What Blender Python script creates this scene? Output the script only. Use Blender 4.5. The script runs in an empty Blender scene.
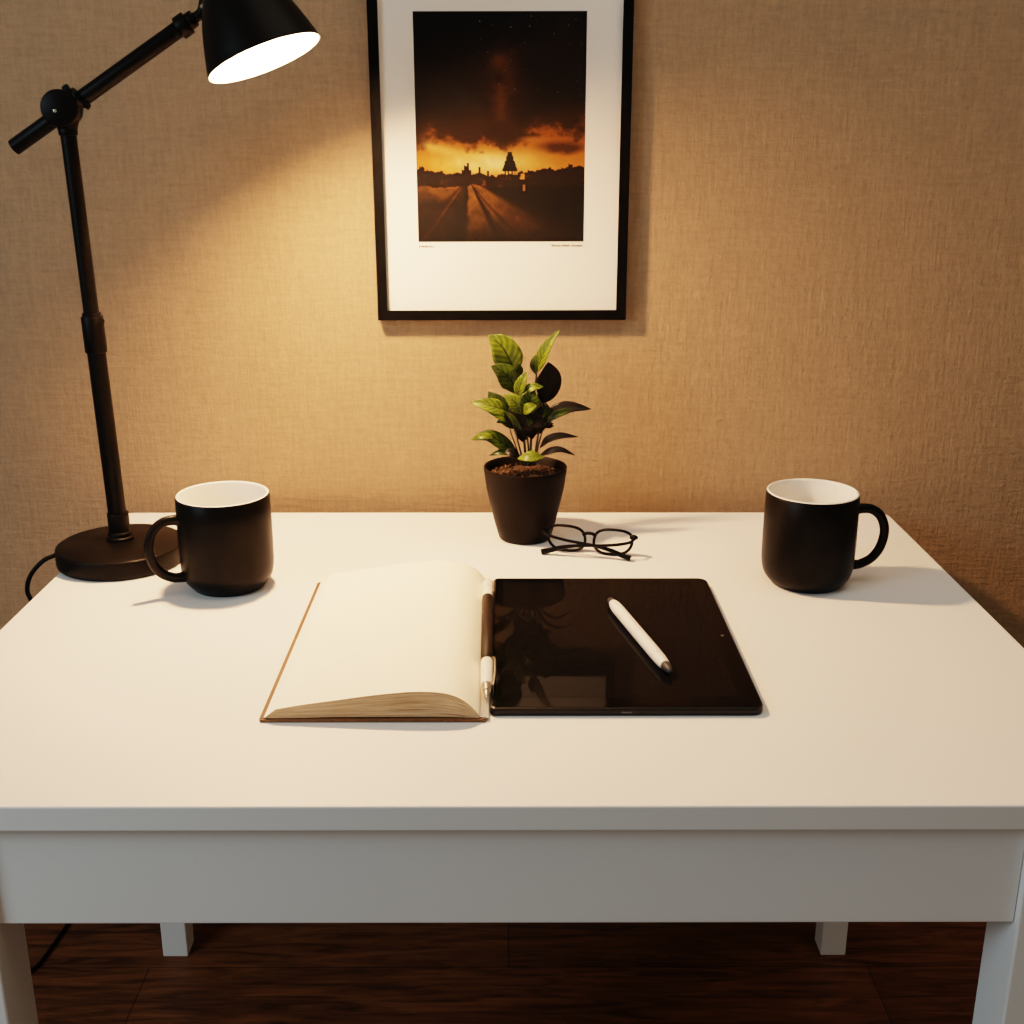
import bpy, bmesh, math, random
import numpy as np
from mathutils import Vector, Matrix, noise

random.seed(7)
C = bpy.context.scene.collection
H = 0.74                      # desk top height
WALL_Y = 0.842

# ------------------------------------------------------------------ helpers
def lin(c):
    return tuple((x/255/12.92 if x/255 <= 0.04045 else ((x/255+0.055)/1.055)**2.4) for x in c)

def mat(name, col, rough=0.5, metal=0.0, spec=0.5, **kw):
    m = bpy.data.materials.new(name); m.use_nodes = True
    b = m.node_tree.nodes['Principled BSDF']
    b.inputs['Base Color'].default_value = (*col[:3], 1)
    b.inputs['Roughness'].default_value = rough
    b.inputs['Metallic'].default_value = metal
    b.inputs['Specular IOR Level'].default_value = spec
    for k, v in kw.items():
        b.inputs[k.replace('_', ' ')].default_value = v
    return m

def nodes(m):
    nt = m.node_tree
    return nt, nt.nodes['Principled BSDF'], (lambda t: nt.nodes.new(t)), nt.links.new

def vary(m, scale, amount, bump=0.0, bump_scale=None, detail=4, stretch=(1, 1, 1)):
    """soft value variation + bump on a principled material"""
    nt, b, N, L = nodes(m)
    tc = N('ShaderNodeTexCoord'); mp = N('ShaderNodeMapping'); mp.inputs['Scale'].default_value = stretch
    L(tc.outputs['Object'], mp.inputs['Vector'])
    no = N('ShaderNodeTexNoise'); no.inputs['Scale'].default_value = scale; no.inputs['Detail'].default_value = detail
    L(mp.outputs['Vector'], no.inputs['Vector'])
    base = b.inputs['Base Color'].default_value[:]
    rp = N('ShaderNodeValToRGB')
    rp.color_ramp.elements[0].position = 0.3; rp.color_ramp.elements[1].position = 0.7
    rp.color_ramp.elements[0].color = (*[c*(1-amount) for c in base[:3]], 1)
    rp.color_ramp.elements[1].color = (*[min(1, c*(1+amount)) for c in base[:3]], 1)
    L(no.outputs['Fac'], rp.inputs['Fac']); L(rp.outputs['Color'], b.inputs['Base Color'])
    if bump:
        n2 = N('ShaderNodeTexNoise'); n2.inputs['Scale'].default_value = bump_scale or scale; n2.inputs['Detail'].default_value = detail
        L(mp.outputs['Vector'], n2.inputs['Vector'])
        bp = N('ShaderNodeBump'); bp.inputs['Strength'].default_value = bump; bp.inputs['Distance'].default_value = 0.002
        L(n2.outputs['Fac'], bp.inputs['Height']); L(bp.outputs['Normal'], b.inputs['Normal'])
    return m

def obj(name, bm, mats, parent=None, smooth=True, loc=None, rot=None, angle=35):
    me = bpy.data.meshes.new(name)
    bmesh.ops.recalc_face_normals(bm, faces=bm.faces)
    bm.to_mesh(me); bm.free()
    if not isinstance(mats, (list, tuple)): mats = [mats]
    for m in mats: me.materials.append(m)
    if smooth:
        me.polygons.foreach_set('use_smooth', [True]*len(me.polygons))
        me.set_sharp_from_angle(angle=math.radians(angle))
    o = bpy.data.objects.new(name, me); C.objects.link(o)
    if parent: o.parent = parent
    if loc is not None: o.location = loc
    if rot is not None: o.rotation_euler = rot
    return o

def thing(name, label, cat, loc=(0, 0, 0), rz=0.0, group=None):
    o = bpy.data.objects.new(name, None); C.objects.link(o)
    o.empty_display_size = 0.05
    o.location = loc; o.rotation_euler = (0, 0, rz)
    o['label'] = label; o['category'] = cat
    if group: o['group'] = group
    return o

def box(bm, lo, hi, bevel=0.0, seg=2, m=0):
    r = bmesh.ops.create_cube(bm, size=1)
    vs = r['verts']
    for v in vs:
        v.co = Vector([lo[i] + (v.co[i]+0.5)*(hi[i]-lo[i]) for i in range(3)])
    fs = set(f for v in vs for f in v.link_faces)
    for f in fs: f.material_index = m
    if bevel:
        es = list(set(e for v in vs for e in v.link_edges))
        bmesh.ops.bevel(bm, geom=es, offset=bevel, segments=seg, affect='EDGES', profile=0.5)

def lathe(bm, prof, seg=64, origin=(0, 0, 0), axis=(0, 0, 1), cap0=False, cap1=False, m=0, mfun=None):
    """prof: list of (radius, height) along axis"""
    a = Vector(axis).normalized(); o = Vector(origin)
    q = Vector((0, 0, 1)).rotation_difference(a)
    rings = []
    for r, h in prof:
        if r < 1e-6:
            rings.append([bm.verts.new(o + q @ Vector((0, 0, h)))])
        else:
            rings.append([bm.verts.new(o + q @ Vector((r*math.cos(2*math.pi*i/seg), r*math.sin(2*math.pi*i/seg), h))) for i in range(seg)])
    for k in range(len(rings)-1):
        A, B = rings[k], rings[k+1]
        mi = mfun(k) if mfun else m
        for i in range(seg):
            j = (i+1) % seg
            if len(A) == 1 and len(B) == 1: continue
            if len(A) == 1: f = bm.faces.new((A[0], B[i], B[j]))
            elif len(B) == 1: f = bm.faces.new((A[i], A[j], B[0]))
            else: f = bm.faces.new((A[i], A[j], B[j], B[i]))
            f.material_index = mi
    if cap0 and len(rings[0]) > 1: bm.faces.new(rings[0]).material_index = m
    if cap1 and len(rings[-1]) > 1: bm.faces.new(rings[-1]).material_index = m

def cyl(bm, a, b, r, r2=None, seg=32, bev=0.0, m=0):
    a, b = Vector(a), Vector(b); L = (b-a).length; r2 = r if r2 is None else r2
    if bev:
        prof = [(r-bev, 0), (r-bev*0.3, bev*0.3), (r, bev), (r2, L-bev), (r2-bev*0.3, L-bev*0.3), (r2-bev, L)]
    else:
        prof = [(r, 0), (r2, L)]
    lathe(bm, prof, seg, a, b-a, True, True, m)

def catmull(pts, n=8):
    P = [Vector(p) for p in pts]
    P = [P[0]*2-P[1]] + P + [P[-1]*2-P[-2]]
    out = []
    for i in range(1, len(P)-2):
        for k in range(n):
            t = k/n
            p0, p1, p2, p3 = P[i-1], P[i], P[i+1], P[i+2]
            out.append(0.5*((2*p1)+(-p0+p2)*t+(2*p0-5*p1+4*p2-p3)*t*t+(-p0+3*p1-3*p2+p3)*t**3))
    out.append(P[-2].copy())
    return out

def tube(bm, pts, r, seg=16, closed=False, m=0, sy=1.0, n=8, smooth=True, ref=None):
    """swept tube; r number or function of t; sy flattens the section along the second axis"""
    if smooth and not closed: pts = catmull(pts, n)
    else: pts = [Vector(p) for p in pts]
    N = len(pts); rings = []
    up = Vector(ref) if ref else None
    prev = None
    for i, p in enumerate(pts):
        if closed: t = pts[(i+1) % N]-pts[i-1]
        else: t = pts[min(i+1, N-1)]-pts[max(i-1, 0)]
        t.normalize()
        if up is not None:
            s = t.cross(up)
        elif prev is None:
            s = t.cross(Vector((0, 0, 1)))
            if s.length < 1e-3: s = t.cross(Vector((0, 1, 0)))
        else:
            s = prev - t*prev.dot(t)
        s.normalize(); prev = s
        b = s.cross(t)
        rr = r(i/max(1, N-1)) if callable(r) else r
        rings.append([bm.verts.new(p + s*rr*math.cos(2*math.pi*k/seg) + b*rr*sy*math.sin(2*math.pi*k/seg)) for k in range(seg)])
    for i in range(N if closed else N-1):
        A, B = rings[i], rings[(i+1) % N]
        for k in range(seg):
            l = (k+1) % seg
            bm.faces.new((A[k], A[l], B[l], B[k])).material_index = m
    if not closed:
        bm.faces.new(rings[0]).material_index = m; bm.faces.new(rings[-1]).material_index = m

# ------------------------------------------------------------------ materials
M_white = mat('white_paint', (0.86, 0.845, 0.82), 0.5, spec=0.3)
vary(M_white, 300, 0.012, 0.03, 500)
M_black = mat('black_metal', (0.003, 0.0026, 0.0022), 0.42, spec=0.10)
vary(M_black, 900, 0.15, 0.05, 1500)
M_blackmug = mat('black_glaze', (0.003, 0.0026, 0.0022), 0.36, spec=0.10)
M_mugin = mat('white_glaze', (0.86, 0.84, 0.80), 0.25)
M_shadein = mat('white_enamel', (0.9, 0.88, 0.82), 0.5)
M_chrome = mat('chrome', (0.75, 0.75, 0.75), 0.2, 1.0)
M_cable = mat('cable_rubber', (0.002, 0.002, 0.002), 0.5, spec=.15)
M_pot = mat('pot_plastic', (0.006, 0.0046, 0.0036), 0.5, spec=0.07)
vary(M_pot, 700, 0.2, 0.08, 900)
M_frame = mat('frame_black', (0.0015, 0.0015, 0.0015), 0.5, spec=0.06)
M_mat = mat('mat_board', (0.82, 0.79, 0.74), 0.9, spec=0.1)
M_ink = mat('caption_ink', (0.10, 0.075, 0.055), 0.9)
M_screen = mat('tablet_glass', (0.0035, 0.0036, 0.0038), 0.03, spec=0.016)
M_bezel = mat('tablet_bezel', (0.002, 0.002, 0.002), 0.06, spec=0.03)
M_tab = mat('tablet_body', (0.004, 0.004, 0.004), 0.4, spec=.25)
M_pwhite = mat('white_plastic', (0.82, 0.79, 0.74), 0.35)
M_pdark = mat('pen_grip', (0.008, 0.005, 0.003), 0.5, spec=.2)
M_ptip = mat('pen_tip_metal', (0.55, 0.5, 0.45), 0.3, 0.9)
M_stip = mat('stylus_tip', (0.030, 0.032, 0.034), 0.5, spec=.25)
M_specs = mat('spectacle_frame', (0.001, 0.001, 0.001), 0.35, spec=.1)
M_cover = mat('tan_leather', lin((104, 64, 26)), 0.6)
vary(M_cover, 250, 0.25, 0.2, 600)
M_paper = mat('cream_paper', lin((255, 245, 228)), 0.9, spec=0.1)
M_soil = mat('soil', (0.042, 0.026, 0.014), 0.95, spec=0.1)
vary(M_soil, 260, 0.7, 0.5, 500)

# page edges: fine stacked-paper lines
M_edge = mat('page_edges', lin((215, 185, 145)), 0.9, spec=0.1)
nt, b, N, L = nodes(M_edge)
uv = N('ShaderNodeUVMap'); uv.uv_map = 'UVMap'
mp = N('ShaderNodeMapping'); mp.inputs['Scale'].default_value = (1.2, 26, 1)
no = N('ShaderNodeTexNoise'); no.inputs['Scale'].default_value = 1.0; no.inputs['Detail'].default_value = 6; no.inputs['Roughness'].default_value = 0.7
rp = N('ShaderNodeValToRGB')
rp.color_ramp.elements[0].position = 0.35; rp.color_ramp.elements[0].color = (*lin((118, 86, 58)), 1)
rp.color_ramp.elements[1].position = 0.62; rp.color_ramp.elements[1].color = (*lin((212, 186, 150)), 1)
L(uv.outputs['UV'], mp.inputs['Vector']); L(mp.outputs['Vector'], no.inputs['Vector'])
L(no.outputs['Fac'], rp.inputs['Fac']); L(rp.outputs['Color'], b.inputs['Base Color'])

# woven wallpaper
M_wall = mat('woven_wallpaper', lin((196, 166, 128)), 0.85, spec=0.15)
nt, b, N, L = nodes(M_wall)
tc = N('ShaderNodeTexCoord')
def wnoise(sc, s, det=3, rough=0.6):
    mp = N('ShaderNodeMapping'); mp.inputs['Scale'].default_value = s
    n = N('ShaderNodeTexNoise'); n.inputs['Scale'].default_value = sc; n.inputs['Detail'].default_value = det
    n.inputs['Roughness'].default_value = rough
    L(tc.outputs['Object'], mp.inputs['Vector']); L(mp.outputs['Vector'], n.inputs['Vector'])
    return n.outputs['Fac']
def mth(op, a, bb):
    n = N('ShaderNodeMath'); n.operation = op
    for i, v in enumerate((a, bb)):
        if isinstance(v, (int, float)): n.inputs[i].default_value = v
        else: L(v, n.inputs[i])
    return n.outputs[0]
warp_v = wnoise(60, (3.4, 1, 0.5), 4); weft = wnoise(55, (0.5, 1, 3.4), 4); blot = wnoise(120, (1, 1, 1), 4)
fine_v = wnoise(260, (3.0, 1, 0.35), 2); fine_h = wnoise(260, (0.35, 1, 3.0), 2)
hgt = mth('ADD', mth('ADD', mth('MULTIPLY', warp_v, 0.9), mth('MULTIPLY', weft, 0.8)), mth('ADD', mth('MULTIPLY', blot, 0.7), mth('MULTIPLY', mth('ADD', fine_v, fine_h), 0.35)))
bp = N('ShaderNodeBump'); bp.inputs['Strength'].default_value = 0.6; bp.inputs['Distance'].default_value = 0.0026
L(hgt, bp.inputs['Height']); L(bp.outputs['Normal'], b.inputs['Normal'])
rp = N('ShaderNodeValToRGB')
rp.color_ramp.elements[0].position = 1.3; rp.color_ramp.elements[1].position = 2.1
rp.color_ramp.elements[0].position = 0.35; rp.color_ramp.elements[1].position = 0.65
rp.color_ramp.elements[0].color = (*[c*0.78 for c in lin((157, 131, 104))], 1)
rp.color_ramp.elements[1].color = (*[c*1.19 for c in lin((157, 131, 104))], 1)
L(mth('MULTIPLY', hgt, 0.3226), rp.inputs['Fac']); L(rp.outputs['Color'], b.inputs['Base Color'])

# dark plank floor
M_floor = mat('dark_wood_floor', (0.03, 0.015, 0.008), 0.5, spec=0.2)
nt, b, N, L = nodes(M_floor)
tc = N('ShaderNodeTexCoord')
def fn(sc, s, det=6, dist=0.0):
    mp = N('ShaderNodeMapping'); mp.inputs['Scale'].default_value = s
    n = N('ShaderNodeTexNoise'); n.inputs['Scale'].default_value = sc; n.inputs['Detail'].default_value = det
    n.inputs['Distortion'].default_value = dist; n.inputs['Roughness'].default_value = 0.65
    L(tc.outputs['Object'], mp.inputs['Vector']); L(mp.outputs['Vector'], n.inputs['Vector'])
    return n.outputs['Fac']
br = N('ShaderNodeTexBrick'); br.inputs['Scale'].default_value = 1.0
br.inputs['Brick Width'].default_value = 1.15; br.inputs['Row Height'].default_value = 0.145
br.inputs['Mortar Size'].default_value = 0.0009; br.inputs['Mortar'].default_value = (0.25, 0.25, 0.25, 1)
br.inputs['Color1'].default_value = (0.75, 0.75, 0.75, 1); br.inputs['Color2'].default_value = (1.15, 1.15, 1.15, 1)
L(tc.outputs['Object'], br.inputs['Vector'])
grain = fn(9, (0.55, 5.5, 1), 8, 1.2)
rp = N('ShaderNodeValToRGB')
rp.color_ramp.elements[0].position = 0.36; rp.color_ramp.elements[0].color = (*lin((60, 33, 18)), 1)
rp.color_ramp.elements[1].position = 0.68; rp.color_ramp.elements[1].color = (*lin((124, 76, 43)), 1)
L(grain, rp.inputs['Fac'])
mx = N('ShaderNodeMix'); mx.data_type = 'RGBA'; mx.blend_type = 'MULTIPLY'; mx.inputs['Factor'].default_value = 1
L(rp.outputs['Color'], mx.inputs[6]); L(br.outputs['Color'], mx.inputs[7]); L(mx.outputs[2], b.inputs['Base Color'])
bp = N('ShaderNodeBump'); bp.inputs['Strength'].default_value = 0.2; bp.inputs['Distance'].default_value = 0.002
L(grain, bp.inputs['Height']); L(bp.outputs['Normal'], b.inputs['Normal'])

def leaf_mat(name, a, bcol, rough=0.4):
    m = mat(name, a, rough, spec=0.2)
    nt, b, N, L = nodes(m)
    uv = N('ShaderNodeUVMap'); uv.uv_map = 'UVMap'
    sep = N('ShaderNodeSeparateXYZ'); L(uv.outputs['UV'], sep.inputs[0])
    # veins: stripes slanted from the midrib, midrib line
    def mm(op, x, y, z=None):
        n = N('ShaderNodeMath'); n.operation = op
        for i, v in enumerate((x, y)):
            if isinstance(v, (int, float)): n.inputs[i].default_value = v
            else: L(v, n.inputs[i])
        return n.outputs[0]
    side = mm('ABSOLUTE', mm('SUBTRACT', sep.outputs['X'], 0.5), 0)
    w = mm('SINE', mm('MULTIPLY', mm('SUBTRACT', sep.outputs['Y'], mm('MULTIPLY', side, 0.5)), 46), 0)
    mid = mm('LESS_THAN', side, 0.03)
    tc = N('ShaderNodeTexCoord'); no = N('ShaderNodeTexNoise'); no.inputs['Scale'].default_value = 90
    L(tc.outputs['Object'], no.inputs['Vector'])
    fac = mm('ADD', mm('MULTIPLY', w, 0.16), no.outputs['Fac'])
    rp = N('ShaderNodeValToRGB'); rp.color_ramp.elements[0].position = 0.3; rp.color_ramp.elements[1].position = 0.75
    rp.color_ramp.elements[0].color = (*bcol, 1); rp.color_ramp.elements[1].color = (*a, 1)
    L(fac, rp.inputs['Fac'])
    mx = N('ShaderNodeMix'); mx.data_type = 'RGBA'
    L(mid, mx.inputs['Factor']); L(rp.outputs['Color'], mx.inputs[6]); mx.inputs[7].default_value = (*[c*0.45 for c in bcol], 1)
    L(mx.outputs[2], b.inputs['Base Color'])
    return m
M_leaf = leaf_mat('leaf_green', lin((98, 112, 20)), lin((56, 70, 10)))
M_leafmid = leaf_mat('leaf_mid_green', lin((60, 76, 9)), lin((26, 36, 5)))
M_leafdark_shaded = leaf_mat('leaf_dark_shaded', lin((22, 18, 12)), lin((10, 8, 6)))  # deep green-brown leaves, with the shading of unlit ones put into the colour
M_stem = mat('stem', lin((40, 38, 14)), 0.5)

# ------------------------------------------------------------------ room
bm = bmesh.new(); box(bm, (-3.2, -2.6, -0.05), (3.2, WALL_Y+0.1, 0.0))
fl = obj('floor', bm, M_floor, smooth=False); fl['kind'] = 'structure'
bm = bmesh.new(); box(bm, (-3.2, WALL_Y, 0.0), (3.2, WALL_Y+0.1, 2.7))
wl = obj('wall_back', bm, M_wall, smooth=False); wl['kind'] = 'structure'

# ------------------------------------------------------------------ desk
XL, XR, D = -0.5697, 0.5575, 0.802
desk = thing('desk', 'white painted wooden desk with square legs, standing against the woven wallpaper', 'desk', (0, 0.4, 0))
DL = Vector((0, -0.4, 0))
def rounded_slab(bm, x0, x1, y0, y1, z0, z1, rad, bev, seg=8, mi=0, mtop=None):
    """rounded-corner plate with bevelled rims; rad = (front left, front right, back right, back left)"""
    def loop(off):
        pts = []
        for (cx, cy, a0, r) in ((x0, y0, math.pi, rad[0]), (x1, y0, 1.5*math.pi, rad[1]), (x1, y1, 0, rad[2]), (x0, y1, 0.5*math.pi, rad[3])):
            sx = 1 if cx == x0 else -1; sy = 1 if cy == y0 else -1
            r2 = max(r-off, 0.0004); 
            ox, oy = cx+sx*(off+r2), cy+sy*(off+r2)
            for k in range(seg+1):
                a = a0 + 0.5*math.pi*k/seg
                pts.append((ox+r2*math.cos(a), oy+r2*math.sin(a)))
        return pts
    levels = [(bev, z0), (bev*0.3, z0+bev*0.3), (0, z0+bev), (0, z1-bev), (bev*0.3, z1-bev*0.3), (bev, z1)]
    rings = [[bm.verts.new((x, y, z)) for x, y in loop(o)] for o, z in levels]
    n = len(rings[0])
    for A, B in zip(rings, rings[1:]):
        for i in range(n):
            j = (i+1) % n
            bm.faces.new((A[i], A[j], B[j], B[i])).material_index = mi
    bm.faces.new(rings[0]).material_index = mi
    bm.faces.new(rings[-1]).material_index = mi if mtop is None else mtop

bm = bmesh.new()
rounded_slab(bm, XL, XR, -0.4, D-0.4, H-0.0236, H, (0.004, 0.004, 0.02, 0.02), 0.0016)
obj('tabletop', bm, M_white, desk, angle=12)
ZL = H-0.0238
for n, lo, hi in (('leg', (XL+.0, .0065-.4, 0), (-.4425, .0625-.4, ZL)), ('leg', (.4380, .0065-.4, 0), (XR-.0, .0645-.4, ZL)),
                  ('leg', (-.5601, .7515-.4, 0), (-.5197, .7915-.4, ZL)), ('leg', (.5072, .7515-.4, 0), (.5476, .7915-.4, ZL))):
    bm = bmesh.new(); box(bm, lo, hi, 0.0018); obj(n, bm, M_white, desk, angle=12)
for n, lo, hi in (('front_apron', (-.4420, .0135-.4, H-.1235), (.4375, .033-.4, ZL)),
                  ('side_apron', (-.553, .065-.4, H-.1235), (-.535, .751-.4, ZL)),
                  ('side_apron', (.5225, .065-.4, H-.1235), (.5405, .751-.4, ZL)),
                  ('back_apron', (-.519, .7615-.4, H-.1235), (.5067, .7795-.4, ZL))):
    bm = bmesh.new(); box(bm, lo, hi, 0.0012); obj(n, bm, M_white, desk, angle=12)

# ------------------------------------------------------------------ desk lamp
LX, LY = -0.5080, 0.6080
lamp = thing('desk_lamp', 'black metal desk lamp with round base and jointed arm, switched on at left', 'lamp', (LX, LY, H+.0004))
def LP(x, y, z): return Vector((x-LX, y-LY, z-H))
bm = bmesh.new()
lathe(bm, [(0, 0), (.0780, 0), (.0800, .002), (.0807, .005), (.0807, .0215), (.0800, .0235), (.0780, .0248), (.03, .0250), (0, .0252)], 96, (.0045, -.014, 0))
obj('base', bm, M_black, lamp, angle=50)
bm = bmesh.new()
lathe(bm, [(.0172, .0236), (.0176, .0255), (.0172, .0285), (.0150, .0300), (.0146, .0315), (.0156, .0330), (.0150, .0355), (.0126, .037)], 48)
lathe(bm, [(.0134, .036), (.0136, .037), (.0136, .060), (.0132, .061), (.0105, .061)], 48)
obj('base_collar', bm, M_black, lamp)
top = LP(-.5165, .6005, 1.272)
P0 = Vector((0, 0, .03))
def along(z): return P0.lerp(top, (z-H-.03)/(top.z-.03))
bm = bmesh.new(); cyl(bm, along(H+.03), along(1.06), .0116, .0112)
obj('lower_pole', bm, M_black, lamp)
bm = bmesh.new(); cyl(bm, along(1.03), along(1.278), .0092)
obj('upper_pole', bm, M_black, lamp)
bm = bmesh.new(); cyl(bm, along(1.011), along(1.056), .0134, bev=.0012)
cyl(bm, along(1.050)+Vector((.010, -.004, 0)), along(1.050)+Vector((.0145, -.006, 0)), .004, bev=.0008, seg=16)
obj('pole_sleeve', bm, M_black, lamp)
# joint head
J = LP(-.5205, .6005, 1.2975)
ja = Vector((.10, -.99, 0)).normalized()
bm = bmesh.new()
lathe(bm, [(0, -.0165), (.0185, -.0165), (.0203, -.0155), (.0210, -.0135), (.0210, -.0015), (.0204, 0), (.0210, .0015), (.0210, .0135), (.0203, .0155), (.0185, .0165), (0, .0165)], 48, J, ja)
cyl(bm, along(1.2675), along(1.276), .0108, .0112, bev=.001)
cyl(bm, along(1.2745), along(1.2875), .0112, .0150)
joint = obj('joint', bm, M_black, lamp)
bm = bmesh.new(); lathe(bm, [(0, .0164), (.0022, .0164), (.002, .0176), (0, .018)], 16, J+Vector((-.004, 0, -.003)), ja)
obj('joint_screw', bm, M_chrome, joint)
adir = (LP(-.3637, .6, 1.3936)-LP(-.5843, .6, 1.2539)).normalized()
A0 = LP(-.5843, .606, 1.2539); A1 = LP(-.360, .606, 1.396)
perp = Vector((-adir.z, 0, adir.x))
bm = bmesh.new(); cyl(bm, A0, A1, .0094, bev=.0006)
obj('arm', bm, M_black, lamp)
bm = bmesh.new()
Jm = J + adir*.018
cyl(bm, Jm+perp*.004, Jm+perp*.0185, .0042, bev=.0012, seg=20)
cyl(bm, Jm+adir*.004-perp*.004, Jm+adir*.010-perp*.0165, .0036, bev=.001, seg=20)
lathe(bm, [(.0115, 0), (.0115, .006)], 32, J+adir*.019, adir, True, True)
obj('clamp_bolt', bm, M_black, lamp)
A2 = A1 - adir*.022
bm = bmesh.new(); cyl(bm, A2, A2+adir*.013, .0130, bev=.0012); cyl(bm, A2+adir*.013, A2+adir*.018, .0095)
cyl(bm, A2+Vector((0, -.008, -.004)), A2+Vector((0, -.008, -.004))+Vector((.002, -.007, -.006)), .004, bev=.0008, seg=16)
obj('arm_sleeve', bm, M_black, lamp)
# shade
ax = Vector((.372, -.09, -.92)).normalized()
RC = LP(-.2742, .565, 1.3497)
Rr = .0676
prof = [(.0010, .1075), (.010, .1070), (.0165, .1045), (.0225, .0985), (.0300, .0895), (.0385, .0780), (.0455, .0655), (.0520, .0505), (.0575, .0350), (.0622, .0200), (.0655, .0085), (.0671, .0012), (Rr, 0)]
bm = bmesh.new()
inner = [(Rr-.0011, 0)] + [(max(r-.0014, .0005), h-.0014*(1 if h > .05 else .4)) for r, h in reversed(prof[:-1])]
lathe(bm, prof + inner, 96, RC, -ax, mfun=lambda k: 0 if k < len(prof)-1 else 1)
shade = obj('shade', bm, [M_black, M_shadein], lamp, angle=60)
bm = bmesh.new()
lathe(bm, [(0, .127), (.010, .127), (.0125, .1255), (.0135, .122), (.0135, .106), (.0165, .1045), (.0165, .1010)], 40, RC, -ax)
obj('shade_cap', bm, M_black, lamp)
K = RC - ax*.121
bm = bmesh.new()
tube(bm, [A1-adir*.004, A1+adir*.010, A1+adir*.016+Vector((-.0005, 0, .010)), A1+adir*.016+Vector((.004, 0, .030)), K+Vector((-.010, .004, .006)), K], .0058, n=6)
obj('swivel_link', bm, M_black, lamp)
bm = bmesh.new(); Sx = A1+adir*.013+Vector((.002, -.006, .004))
lathe(bm, [(0, .0035), (.003, .003), (.0042, 0), (.0042, -.004)], 20, Sx, (0.3, -1, .1), cap1=True)
obj('swivel_screw', bm, M_chrome, lamp)
# bulb (lit)
M_bulb = bpy.data.materials.new('lit_bulb'); M_bulb.use_nodes = True
nt = M_bulb.node_tree; nt.nodes.clear()
em = nt.nodes.new('ShaderNodeEmission'); out = nt.nodes.new('ShaderNodeOutputMaterial')
em.inputs['Color'].default_value = (1.0, 0.52, 0.245, 1); em.inputs['Strength'].default_value = 1750
nt.links.new(em.outputs[0], out.inputs[0])
bm = bmesh.new()
lathe(bm, [(0, -.010), (.012, -.008), (.0215, -.002), (.0275, .008), (.0285, .016), (.0255, .026), (.018, .036), (.0125, .044), (0, .044)], 24, RC - ax*.029, -ax)
obj('bulb', bm, M_bulb, shade)
bm = bmesh.new(); cyl(bm, RC-ax*.056, RC-ax*.098, .015, bev=.001); obj('bulb_socket', bm, M_shadein, shade)
# cable
bm = bmesh.new()
tube(bm, [LP(*p) for p in ((-.586, .592, .7495), (-.6020, .582, .7435), (-.6195, .580, .7245), (-.6265, .580, .7030), (-.6225, .580, .6800),
     (-.632, .582, .62), (-.690, .585, .42), (-.765, .595, .15), (-.800, .610, .03), (-.806, .630, .0045), (-.790, .665, .0035), (-.757, .7165, .0035), (-.750, .7477, .0035), (-.7455, .790, .0035), (-.742, .838, .0035))], .0030, 12, n=8)
obj('power_cable', bm, M_cable, lamp)

# ------------------------------------------------------------------ mugs
mug_names = []
def make_mug(label, loc, rz):
    t = thing('mug', label, 'mug', loc, rz, 'black mugs with white insides on the desk')
    R, h = .0555, .1185
    outer = [(0, .0015), (.036, .0015), (.0375, 0), (.0410, 0), (.0430, .0016), (.0440, .0036), (.0475, .0068), (.0510, .0112), (.0535, .0165), (.0552, .0240), (.0560, .034), (.0562, .06), (.0560, .09), (R, h-.0022)]
    bm = bmesh.new(); lathe(bm, outer + [(R-.0008, h-.0010)], 96)
    body = obj('body', bm, M_blackmug, t, angle=60)
    bm = bmesh.new()
    lathe(bm, [(R-.0008, h-.0011), (R-.0014, h-.0003), (R-.0024, h), (R-.0034, h-.0006), (R-.0040, h-.0025), (.0518, .06), (.0508, .03), (.0465, .0165), (.038, .0105), (0, .009)], 96)
    obj('interior', bm, M_mugin, t, angle=60)
    # handle in the +x direction
    pts = [(.0545, 0, .0935), (.062, 0, .0950), (.074, 0, .0940), (.0850, 0, .0865), (.0917, 0, .0730), (.0925, 0, .058), (.0880, 0, .0420), (.0790, 0, .0300), (.067, 0, .0235), (.059, 0, .0222), (.0535, 0, .0225)]
    bm = bmesh.new(); tube(bm, pts, lambda u: .0058+.0018*(abs(2*u-1)**6), 20, sy=.78, n=6, ref=(0, 1, 0))
    obj('handle', bm, M_blackmug, t)
    return t
def dup(root, loc, rz, label):
    r = root.copy(); C.objects.link(r); r.location = loc; r.rotation_euler = (0, 0, rz); r['label'] = label
    for ch in list(root.children):
        c = ch.copy(); C.objects.link(c); c.parent = r
    return r
mugR = make_mug('black mug with white inside on the right of the desk, handle facing right', (.3690, .5150, H), math.radians(2))
mugL = dup(mugR, (-.3440, .5050, H), math.radians(212), 'black mug with white inside, in front of the lamp base, handle facing left')

# ------------------------------------------------------------------ potted plant
PX, PY = .0228, .688
plant = thing('potted_plant', 'small leafy green plant in a tapered black pot at the back of the desk', 'plant', (PX, PY, H))
bm = bmesh.new()
lathe(bm, [(0, 0), (.0325, 0), (.0345, .0008), (.0360, .0030), (.0415, .022), (.0475, .047), (.0530, .073), (.0562, .0965), (.0565, .1010), (.0559, .1023), (.0549, .1023), (.0539, .1010), (.0520, .097), (.0505, .085), (.0490, .078), (0, .078)], 80)
obj('pot', bm, M_pot, plant, angle=50)
bm = bmesh.new()
bmesh.ops.create_grid(bm, x_segments=70, y_segments=70, size=.0515)
for v in list(bm.verts):
    if v.co.xy.length > .0512: bm.verts.remove(v)
for v in bm.verts:
    r = v.co.xy.length/.0512
    v.co.z = .0885 + .0045*noise.noise(v.co*55) + .0035*noise.noise(v.co*160) + .002*noise.noise(v.co*420) + .004*(1-r*r)
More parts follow.
